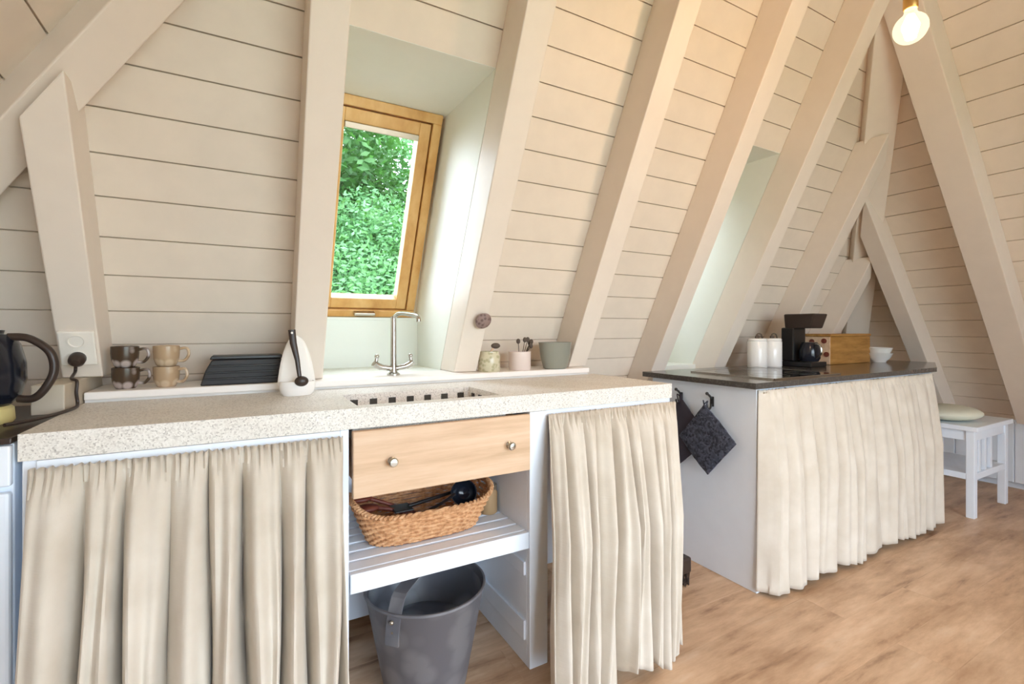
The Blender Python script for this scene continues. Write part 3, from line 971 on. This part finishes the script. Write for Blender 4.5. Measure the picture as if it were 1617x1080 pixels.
# ---------------------------------------------------------------- shelf contents: basket, utensils, jar, bucket
SH = 0.4525
t = thing('wicker_basket', 'honey wicker basket full of utensils on the slatted shelf', 'basket', (0.525, 1.53, SH))
bcx, bcy, bh = 0.525, 1.545, 0.104
def brim(s, a, off=0.0):
    # superellipse that widens towards the rim
    hx, hy = 0.178 + 0.052 * s + off, 0.085 + 0.045 * s + off
    c_, s_ = math.cos(a), math.sin(a)
    e = 0.62
    return (bcx + hx * math.copysign(abs(c_) ** e, c_), bcy + hy * math.copysign(abs(s_) ** e, s_))
mb = MB()
ns = 44
for r_ in range(13):
    s = (r_ + 0.5) / 13
    pts = []
    for k in range(ns * 4):
        a = 2 * math.pi * k / (ns * 4)
        off = 0.0035 * math.cos(math.pi * (k / 4) + math.pi * r_) if True else 0
        off = 0.0036 * math.cos(ns / 2 * 2 * a / 2 * 1.0 + math.pi * (r_ % 2))
        x, y = brim(s, a, off)
        pts.append((x, y, SH + 0.004 + s * (bh - 0.010 + 0.034 * abs(math.cos(a)) ** 4)))
    mb.tube(pts, 0.0045, 6, closed=True)
for k in range(ns):
    a = 2 * math.pi * (k + 0.5) / ns
    (xa, ya), (xb_, yb_) = brim(0, a), brim(1, a)
    mb.tube([(xa, ya, SH + 0.002), (xb_, yb_, SH + bh - 0.004 + 0.034 * abs(math.cos(a)) ** 4)], 0.0034, 5)
mb.build('weave', 'wicker', t, True)
mb = MB()
pts = []
for strand in (0, 1):
    pts = []
    for k in range(160):
        a = 2 * math.pi * k / 160
        x, y = brim(1.02, a, 0.005 * math.cos(40 * a + math.pi * strand))
        pts.append((x, y, SH + bh + 0.004 * math.sin(40 * a + math.pi * strand) + 0.034 * abs(math.cos(a)) ** 4))
    mb.tube(pts, 0.0058, 6, closed=True)
mb.build('rim', 'wicker', t, True)
mb = MB()
mb.prism([brim(0, 2 * math.pi * k / 48) for k in range(48)], SH + 0.001, SH + 0.008)
mb.build('bottom', 'wicker_dark', t)

t = thing('soup_ladle', 'black soup ladle lying across the wicker basket', 'ladle', (0.6, 1.52, SH + 0.1))
lx, ly, lz = 0.652, 1.490, SH + 0.118
mxl = Matrix.Translation((lx, ly, lz)) @ Matrix.Rotation(math.radians(62), 4, 'X') @ Matrix.Rotation(math.radians(-18), 4, 'Y')
prof = [(0.0, -0.042), (0.018, -0.039), (0.034, -0.026), (0.042, -0.008), (0.044, 0.0), (0.041, 0.0), (0.038, -0.009), (0.030, -0.024), (0.016, -0.035), (0.0, -0.038)]
MB().lathe(prof, n=30, mx=mxl).build('bowl', 'blackblue', t, True)
MB().tube(bez([(lx - 0.036, ly - 0.004, lz + 0.004), (lx - 0.07, ly - 0.01, lz - 0.012), (lx - 0.14, ly - 0.02, lz - 0.030), (lx - 0.235, ly - 0.03, lz - 0.042)], 7), 0.0055, 10, flat=(1.2, 0.7)).build('handle', 'black', t, True)
for k, (xa, ya, za, xb_, yb_, zb_, lab) in enumerate((
        (0.34, 1.53, SH + 0.108, 0.47, 1.50, SH + 0.085, 'dark red wooden spoon at the left in the basket, nearest the front'),
        (0.33, 1.58, SH + 0.125, 0.48, 1.55, SH + 0.075, 'dark red wooden spoon behind the front one in the basket'))):
    u = thing('wooden_spoon', lab, 'spoon', (xb_, yb_, SH + 0.06), 'wooden spoons in the basket')
    MB().tube([(xa + 0.02, ya, za), ((xa + xb_) / 2, (ya + yb_) / 2, (za + zb_) / 2 + 0.004), (xb_ + 0.05, yb_, zb_ - 0.03)], 0.0065, 10).build('handle', 'red_wood', u, True)
    MB().sphere((xa, ya, za), 0.03, (1.3, 0.85, 0.4)).build('bowl', 'red_wood', u, True)
u = thing('spatula', 'black slotted spatula lying in the left of the basket', 'spatula', (0.45, 1.49, SH + 0.06))
MB().box((0.415, 1.475, SH + 0.095), (0.475, 1.545, SH + 0.100), 0.002).build('blade', 'black', u)
MB().tube([(0.468, 1.512, SH + 0.099), (0.56, 1.52, SH + 0.108), (0.66, 1.575, SH + 0.098)], 0.006, 10).build('handle', 'black', u, True)

t = thing('glass_jar', 'clear lidded jar of tan food behind the right end of the basket', 'jar', (0.79, 1.66, SH))
MB().lathe([(0.0, 0.0), (0.030, 0.0), (0.033, 0.004), (0.033, 0.075), (0.028, 0.085), (0.0, 0.085)], (0.786, 1.575, SH), 24).build('body', 'jar_tan', t, True)
MB().lathe([(0.0, 0.0), (0.031, 0.0), (0.031, 0.016), (0.0, 0.017)], (0.786, 1.575, SH + 0.086), 24).build('lid', 'steel', t, True)

t = thing('rubber_bucket', 'grey rubber bucket with riveted strap handle on the floor below the shelf', 'bucket', (0.515, 1.49, 0))
bx, by = 0.513, 1.475
R0, R1, HB = 0.125, 0.188, 0.315
prof = [(0.0, 0.0), (R0, 0.0), (R0 + 0.004, 0.006), (R1 - 0.003, HB - 0.012), (R1 + 0.003, HB - 0.006), (R1 + 0.002, HB), (R1 - 0.004, HB), (R1 - 0.008, HB - 0.012), (R0 - 0.003, 0.012), (0.0, 0.010)]
MB().lathe(prof, (bx, by, 0.0005), 56).build('shell', 'rubber', t, True)
MB().lathe([(R1 - 0.012, HB - 0.02), (R1 - 0.030, 0.20), (R1 - 0.05, 0.175), (R1 - 0.10, 0.19), (0.02, 0.18), (0.0, 0.182), (0.0, 0.17), (R1 - 0.05, 0.168), (R1 - 0.024, 0.198), (R1 - 0.009, HB - 0.02)], (bx, by, 0.0005), 56).build('liner', 'rubber_in', t, True)
ang = math.radians(222)
hx, hy = math.cos(ang), math.sin(ang)
mb = MB()
ring_prev = None
tg = Vector((-hy, hx, 0))
for k in range(33):
    q = k / 32
    w = math.cos(math.pi * q)
    rise = min(1.0, 5 * min(q, 1 - q))
    base = Vector((bx + hx * (R1 + 0.006) * w, by + hy * (R1 + 0.006) * w, HB - 0.085 + 0.085 * rise + 0.055 * math.sin(math.pi * q) ** 0.6))
    nrm_ = Vector((hx * w, hy * w, 0.35 * math.sin(math.pi * q) + 0.001)).normalized() * 0.003
    hw = 0.021
    ring = [mb.bm.verts.new(base + tg * a_ * hw + nrm_ * b_) for a_, b_ in ((-1, -1), (1, -1), (1, 1), (-1, 1))]
    if ring_prev:
        for c_ in range(4):
            mb.bm.faces.new((ring_prev[c_], ring_prev[(c_ + 1) % 4], ring[(c_ + 1) % 4], ring[c_]))
    else:
        mb.bm.faces.new(list(reversed(ring)))
    ring_prev = ring
mb.bm.faces.new(ring_prev)
st = mb.build('strap_handle', 'rubber', t)
for s in (1, -1):
    for dz in (-0.05, -0.02):
        rr_ = R1 + 0.012 - (0.0 - dz) * 0.2
        MB().sphere((bx + s * hx * rr_, by + s * hy * rr_, HB + dz), 0.006, (1, 1, 1), 12, 8).build('rivet', 'steel', st, True)

# ---------------------------------------------------------------- second counter
C2X = 1.90
t = thing('kitchen_cabinet', 'white cabinet with plain side panel under the dark worktop', 'cabinet', (2.7, 1.55, 0))
mb = MB().box((C2X, 1.268, 0.0), (C2X + 0.022, 1.86, 0.868), 0.002)
mb.build('side_panel', 'white', t)
mb = MB()
mb.box((C2X + 0.022, 1.268, 0.835), (3.565, 1.288, 0.868), 0.002)
mb.box((C2X + 0.022, 1.84, 0.06), (3.565, 1.858, 0.868))
mb.box((3.545, 1.288, 0.0), (3.565, 1.84, 0.868))
mb.box((C2X + 0.022, 1.30, 0.40), (3.545, 1.84, 0.418)); mb.box((C2X + 0.022, 1.30, 0.06), (3.545, 1.84, 0.078))
mb.build('carcass', 'white', t)
w2 = MB()
w2.prism([(1.862, 1.246), (3.575, 1.246), (4.12, 1.445), (4.12, 1.895), (1.862, 1.895)], 0.869, 0.8945, 0.002)
tag(w2.build('dark_worktop', 'worktop'), 'dark slate grey worktop of the second counter', 'worktop')
c = curtain('linen_curtain', 'long beige linen curtain under the dark worktop', 1.903, 3.56, 1.258, 1.240, 0.862, 0.024, 13, 23, 0.032, zw=0.010, tuck=True, pull=0.6)
MB().tube([(1.925, 1.256, 0.85), (3.55, 1.256, 0.85)], 0.004, 8).build('rod', 'steel', c, True)

t = thing('hob', 'black glass hob set into the dark worktop', 'hob', (2.35, 1.53, 0.8945))
MB().box((2.06, 1.295, 0.8946), (2.60, 1.735, 0.9006), 0.002).build('glass_plate', 'hob', t)
mb = MB()
for x0_, x1_, y0_, y1_ in ((2.052, 2.061, 1.29, 1.74), (2.599, 2.608, 1.29, 1.74), (2.061, 2.599, 1.287, 1.296), (2.061, 2.599, 1.734, 1.743)):
    mb.box((x0_, y0_, 0.8946), (x1_, y1_, 0.9015))
mb.build('steel_trim', 'chrome', t)
for x, y, r_ in ((2.2, 1.40, 0.085), (2.45, 1.40, 0.07), (2.2, 1.62, 0.07), (2.45, 1.62, 0.085)):
    MB().lathe([(r_ - 0.003, 0.0), (r_, 0.0), (r_, 0.0003), (r_ - 0.003, 0.0003), (r_ - 0.003, 0.0)], (x, y, 0.9007), 40).build('cooking_zone', 'glass_grey', t)

def canister(x, y, label):
    t = thing('canister', label, 'canister', (x, y, 0.8945), 'white canisters beside the hob')
    a = MB().lathe([(0.0, 0.0), (0.052, 0.0), (0.054, 0.004), (0.054, 0.150), (0.050, 0.155), (0.0, 0.155)], (x, y, 0.895), 32).build('body', 'ceramic', t, True)
    l = MB().lathe([(0.0, 0.156), (0.052, 0.156), (0.053, 0.162), (0.048, 0.170), (0.0, 0.172)], (x, y, 0.895), 32).build('lid', 'ceramic', t, True)
    MB().tube(bez([(x - 0.030, y - 0.012, 1.066), (x - 0.022, y - 0.012, 1.086), (x, y - 0.012, 1.094), (x + 0.022, y - 0.012, 1.086), (x + 0.030, y - 0.012, 1.066)], 5), 0.004, 8).sphere((x, y, 1.072), 0.012).build('knob', 'sprig', l, True)
canister(2.665, 1.775, 'white canister nearer the window reveal, left of its twin')
canister(2.795, 1.765, 'white canister touching the black coffee maker, right of its twin')

t = thing('coffee_maker', 'black drip coffee maker beside the white canisters', 'coffee maker', (2.98, 1.68, 0.8945))
mb = MB()
mb.box((2.90, 1.595, 0.895), (3.07, 1.78, 0.925), 0.006)
mb.build('base', 'black', t)
MB().box((2.905, 1.70, 0.926), (3.035, 1.778, 1.13), 0.008).build('water_tank', 'black', t)
mb = MB()
mb.hexa([(2.905, 1.60, 1.125), (3.035, 1.60, 1.125), (3.035, 1.755, 1.125), (2.905, 1.755, 1.125)], [(2.897, 1.575, 1.212), (3.045, 1.575, 1.212), (3.045, 1.758, 1.212), (2.897, 1.758, 1.212)], 0.008)
mb.build('brew_head', 'brown_black', t)
MB().lathe([(0.0, 0.0), (0.045, 0.0), (0.056, 0.02), (0.058, 0.06), (0.048, 0.10), (0.040, 0.115), (0.036, 0.115), (0.0, 0.11)], (2.968, 1.640, 0.927), 30).build('carafe', 'blackblue', t, True)
MB().tube(bez([(2.945, 1.595, 1.03), (2.930, 1.560, 1.025), (2.930, 1.555, 0.98), (2.942, 1.585, 0.95)], 6), 0.006, 8).build('carafe_handle', 'chrome', t, True)
MB().lathe([(0.0, 0.0), (0.05, 0.0), (0.052, 0.003), (0.0, 0.003)], (2.968, 1.640, 0.9245), 30).build('hot_plate', 'steel', t, True)

t = thing('wooden_box', 'honey coloured wooden box with round holes in its end', 'box', (3.47, 1.73, 0.8945))
X0_, X1_, Y0_, Y1_, zb_ = 3.245, 3.74, 1.665, 1.822, 0.895
mb = MB().box((X0_, Y0_, zb_), (X1_, Y1_, zb_ + 0.178), 0.003)
mb.build('body', 'box_wood', t)
MB().box((X0_ - 0.004, Y0_ - 0.004, zb_ + 0.179), (X1_ + 0.004, Y1_ + 0.004, zb_ + 0.195), 0.003).build('lid', 'box_wood', t)
MB().box((X0_ - 0.006, Y0_, zb_ + 0.002), (X0_ - 0.0005, Y1_, zb_ + 0.176), 0.002).build('end_panel', 'pine', t)
for y, z in ((1.775, 1.04), (1.70, 1.045), (1.785, 0.955), (1.685, 0.96), (1.735, 0.99)):
    MB().lathe([(0.0, 0.0), (0.016, 0.0), (0.016, 0.004), (0.0, 0.004)], n=18, mx=Matrix.Translation((X0_ - 0.0065, y, z)) @ Matrix.Rotation(math.radians(-90), 4, 'Y')).build('hole', 'red_wood', t)
def bowl(z, label):
    b = thing('bowl', label, 'bowl', (3.80, 1.64, z), 'white bowls on the dark worktop')
    o = MB().lathe([(0.0, 0.0), (0.040, 0.0), (0.042, 0.008), (0.064, 0.030), (0.078, 0.062), (0.080, 0.064), (0.076, 0.064), (0.062, 0.036), (0.038, 0.014), (0.0, 0.012)], (3.80, 1.64, z), 36).build('body', 'ceramic', b, True)
    return b
bowl(0.895, 'white bowl, lower one of the stacked pair right of the wooden box')
bowl(0.931, 'white bowl nested in the lower one right of the wooden box')

# hooks and potholders on the side panel
def hook(y, z, label):
    t = thing('wall_hook', label, 'hook', (C2X, y, z), 'hooks on the white side panel')
    MB().box((C2X - 0.006, y - 0.010, z - 0.022), (C2X - 0.0003, y + 0.010, z + 0.024), 0.002).build('plate', 'black_soft', t)
    MB().tube(bez([(C2X - 0.005, y, z + 0.014), (C2X - 0.026, y - 0.004, z + 0.030), (C2X - 0.044, y - 0.006, z + 0.040)], 5), 0.005, 8).sphere((C2X - 0.045, y - 0.006, z + 0.041), 0.0075).build('upper_prong', 'black_soft', t, True)
    MB().tube(bez([(C2X - 0.005, y, z - 0.010), (C2X - 0.018, y, z - 0.032), (C2X - 0.034, y, z - 0.026), (C2X - 0.038, y, z - 0.008)], 5), 0.0045, 8).build('lower_prong', 'black_soft', t, True)
hook(1.667, 0.785, 'black coat hook nearer the wall, on the white side panel')
hook(1.487, 0.785, 'black coat hook nearer the room, on the white side panel')
def potholder(y, z, xo, rot, m, label, h=0.118):
    t = thing('potholder', label, 'potholder', (xo, y, z - 0.3), 'potholders on the side panel')
    a = Matrix.Translation((xo, y, z - 0.170)) @ Matrix.Rotation(rot, 4, 'X') @ Matrix.Rotation(math.radians(45), 4, 'X')
    mb = MB()
    n = 12
    def P(i, j, sgn):
        u, v = i / n * 2 - 1, j / n * 2 - 1
        puff = 0.008 * (1 - max(abs(u), abs(v)) ** 4) ** 0.5 + 0.0012 * math.sin(u * 14) * math.sin(v * 14)
        return a @ Vector((sgn * (0.003 + puff) + 0.006 * math.sin(u * 2 + v), u * h * (0.9 + 0.1), v * h))
    g = {s: [[mb.bm.verts.new(P(i, j, s)) for j in range(n + 1)] for i in range(n + 1)] for s in (-1, 1)}
    for s in (-1, 1):
        for i in range(n):
            for j in range(n):
                mb.bm.faces.new((g[s][i][j], g[s][i + 1][j], g[s][i + 1][j + 1], g[s][i][j + 1]))
    ring = [(i, 0) for i in range(n)] + [(n, j) for j in range(n)] + [(i, n) for i in range(n, 0, -1)] + [(0, j) for j in range(n, 0, -1)]
    for k in range(len(ring)):
        p, q = ring[k], ring[(k + 1) % len(ring)]
        mb.bm.faces.new((g[-1][p[0]][p[1]], g[-1][q[0]][q[1]], g[1][q[0]][q[1]], g[1][p[0]][p[1]]))
    mb.build('pad', m, t, True)
    top = a @ Vector((0, h, h))
    MB().tube(bez([top, (xo - 0.004, y - 0.012, top.z + 0.02), (xo - 0.006, y, z - 0.020), (xo - 0.004, y + 0.012, top.z + 0.02), top], 5), 0.003, 6).build('loop', m, t, True)
potholder(1.655, 0.785, C2X - 0.026, math.radians(4), 'quilt2', 'dark plum potholder half hidden behind the linen curtain edge')
potholder(1.487, 0.785, C2X - 0.044, math.radians(-4), 'quilt', 'quilted navy potholder hanging in front of the darker one', 0.112)

# dark brush on the floor in the gap
t = thing('hand_brush', 'dark brown hand brush standing on the floor between the two counters', 'brush', (1.70, 1.48, 0))
rr = random.Random(3)
MB().box((1.655, 1.455, 0.05), (1.725, 1.52, 0.12), 0.01).build('block', 'brown_black', t)
mb = MB()
for k in range(60):
    x, y = rr.uniform(1.657, 1.723), rr.uniform(1.457, 1.518)
    mb.tube([(x, y, 0.055), (x + rr.uniform(-.012, .012), y + rr.uniform(-.012, .012), 0.001)], 0.002, 4)
b = mb.build('bristles', 'brown_black', t); b['kind'] = 'stuff'
MB().tube([(1.69, 1.488, 0.115), (1.685, 1.492, 0.20)], 0.010, 10).build('handle', 'brown_black', t, True)

# ---------------------------------------------------------------- stool and cushion at the far right
t = thing('step_stool', 'white wooden stool by the far end of the dark counter', 'stool', (3.98, 1.33, 0))
sx0, sx1, sy0, sy1, sz = 3.76, 4.30, 1.135, 1.50, 0.545
MB().box((sx0 - 0.02, sy0 - 0.02, sz - 0.028), (sx1 + 0.02, sy1 + 0.02, sz), 0.004).build('seat', 'white', t)
for x in (sx0, sx1 - 0.045):
    for y in (sy0, sy1 - 0.04):
        MB().box((x, y, 0.0), (x + 0.045, y + 0.04, sz - 0.028), 0.003).build('leg', 'white', t)
for y in (sy0 + 0.008, sy1 - 0.030):
    MB().box((sx0 + 0.045, y, sz - 0.09), (sx1 - 0.045, y + 0.02, sz - 0.029), 0.002).build('apron', 'white', t)
for x in (sx0 + 0.010, sx1 - 0.032):
    MB().box((x, sy0 + 0.04, sz - 0.09), (x + 0.02, sy1 - 0.04, sz - 0.029), 0.002).build('apron', 'white', t)
MB().box((sx0 + 0.002, sy0 + 0.002, 0.225), (sx1 - 0.002, sy1 - 0.002, 0.262), 0.003).build('shelf', 'white', t)
for x in (sx0 + 0.10, sx0 + 0.19, sx0 + 0.28):
    MB().box((x, sy0 + 0.010, 0.263), (x + 0.03, sy0 + 0.028, sz - 0.09), 0.002).build('slat', 'white', t)
t = thing('cushion', 'pale sage cushion lying on the white stool', 'cushion', (3.9, 1.32, sz))
mb = MB()
mb.sphere((3.93, 1.32, sz + 0.048), 1.0, (0.20, 0.17, 0.047), 32, 16)
mb.build('cover', 'cushion', t, True)

# ---------------------------------------------------------------- pendant bulb
t = thing('pendant_lamp', 'glowing globe bulb in brass socket hanging at the upper right', 'lamp', tuple(BULB_POS))
bp = BULB_POS
g = []
for k in range(0, 15):
    a = -math.pi / 2 + k / 14 * (math.pi * 0.86)
    g.append((0.040 * math.cos(a), 0.040 * math.sin(a)))
g += [(0.015, 0.044), (0.013, 0.055)]
MB().lathe(g, tuple(bp), 32).build('glass_globe', 'lit_globe', t, True)
MB().lathe([(0.0, 0.052), (0.015, 0.052), (0.017, 0.056), (0.017, 0.10), (0.010, 0.112), (0.004, 0.118), (0.0, 0.118)], tuple(bp), 24).build('socket', 'brass', t, True)
mb = MB()
for k in range(6):
    a = k / 6 * 2 * math.pi
    mb.tube([(bp.x + 0.005 * math.cos(a), bp.y + 0.005 * math.sin(a), bp.z + 0.036), (bp.x + 0.013 * math.cos(a), bp.y + 0.013 * math.sin(a), bp.z + 0.006), (bp.x + 0.008 * math.cos(a), bp.y + 0.008 * math.sin(a), bp.z - 0.028)], [0.004, 0.0085, 0.004], 8)
mb.build('filament', 'filament', t)
ceil_z = ZTOP - (bp.y - YA) * tb if bp.y > YA else ZTOP
ceil_z = min(ceil_z, ZB + (bp.x - XL) * te)
MB().tube([(bp.x, bp.y, bp.z + 0.116), (bp.x, bp.y, ceil_z - 0.02)], 0.003, 8).build('cable', 'brass', t, True)
MB().lathe([(0.0, 0.0), (0.045, 0.0), (0.04, -0.025), (0.0, -0.03)], (bp.x, bp.y, ceil_z - 0.03), 24).build('ceiling_rose', 'brass', t, True)
ld = bpy.data.lights.new('bulb_light', 'POINT')
ld.energy = BULB_POWER
ld.color = (1.0, 0.62, 0.36)
ld.shadow_soft_size = 0.035
lo_ = bpy.data.objects.new('bulb_light', ld)
COL.objects.link(lo_)
lo_.location = bp

# ---------------------------------------------------------------- outside: lawn and trees
struct(MB().box((-30, -30, -0.5), (30, 30, -0.30)).build('trim_6', 'grass'), 'lawn around the cabin')
struct(MB().box((-3, YF - 3.2, -0.30), (6, YF - 0.07, -0.05)).build('trim_7', 'terrace'), 'unseen pale terrace added for neutral bounce light before the glazed wall')  # unseen paving added so bounced daylight does not turn green
def tree(x, y, h, rad, leaves, m, label, seed, ls=0.042):
    r = random.Random(seed)
    t = thing('tree', label, 'tree', (x, y, -0.3), 'trees outside the roof window')
    tr = MB().tube(bez([(x, y, -0.3), (x + 0.1, y, h * 0.3), (x - 0.05, y + 0.1, h * 0.65), (x, y, h * 0.9)], 5), [0.16 - 0.0075 * k for k in range(16)], 10).build('trunk', 'bark', t, True)
    mb = MB()
    blobs = [(x + r.uniform(-1, 1) * rad * 0.7, y + r.uniform(-1, 1) * rad * 0.6, r.uniform(0.05, 0.95) * h, rad * r.uniform(0.35, 0.6)) for _ in range(26)]
    for k in range(leaves):
        bxx, byy, bzz, br_ = blobs[k % 26]
        d = Vector((r.gauss(0, 1), r.gauss(0, 1), r.gauss(0, 1))).normalized() * br_ * r.uniform(0.55, 1.0)
        c = Vector((bxx, byy, bzz)) + d
        a = Vector((r.gauss(0, 1), r.gauss(0, 1), r.gauss(0, 0.6))).normalized()
        b = a.cross(Vector((r.gauss(0, 1), r.gauss(0, 1), r.gauss(0, 1)))).normalized()
        s = ls * r.uniform(0.6, 1.25)
        q = [c - a * s, c + b * s * 0.42 - a * s * 0.1, c + a * s, c - b * s * 0.42 - a * s * 0.1]
        vs = [mb.bm.verts.new(p) for p in q]
        mb.bm.faces.new(vs)
    o = mb.build('foliage', m, t, False, False)
    o['kind'] = 'stuff'
tree(1.0, 6.4, 2.7, 1.5, 40000, 'leaf_bright', 'pale green leafy tree nearest the roof window', 1)
tree(2.6, 7.6, 4.6, 1.8, 22000, 'leaf_dark', 'deep green tree standing to the right behind the pale one', 2)
tree(0.6, 8.6, 5.4, 2.2, 24000, 'leaf_dark', 'tall deep green tree behind the pale tree', 3, 0.08)
tree(3.4, 9.4, 5.6, 2.4, 10000, 'leaf_bright', 'pale green tree farthest to the right outside', 4, 0.08)
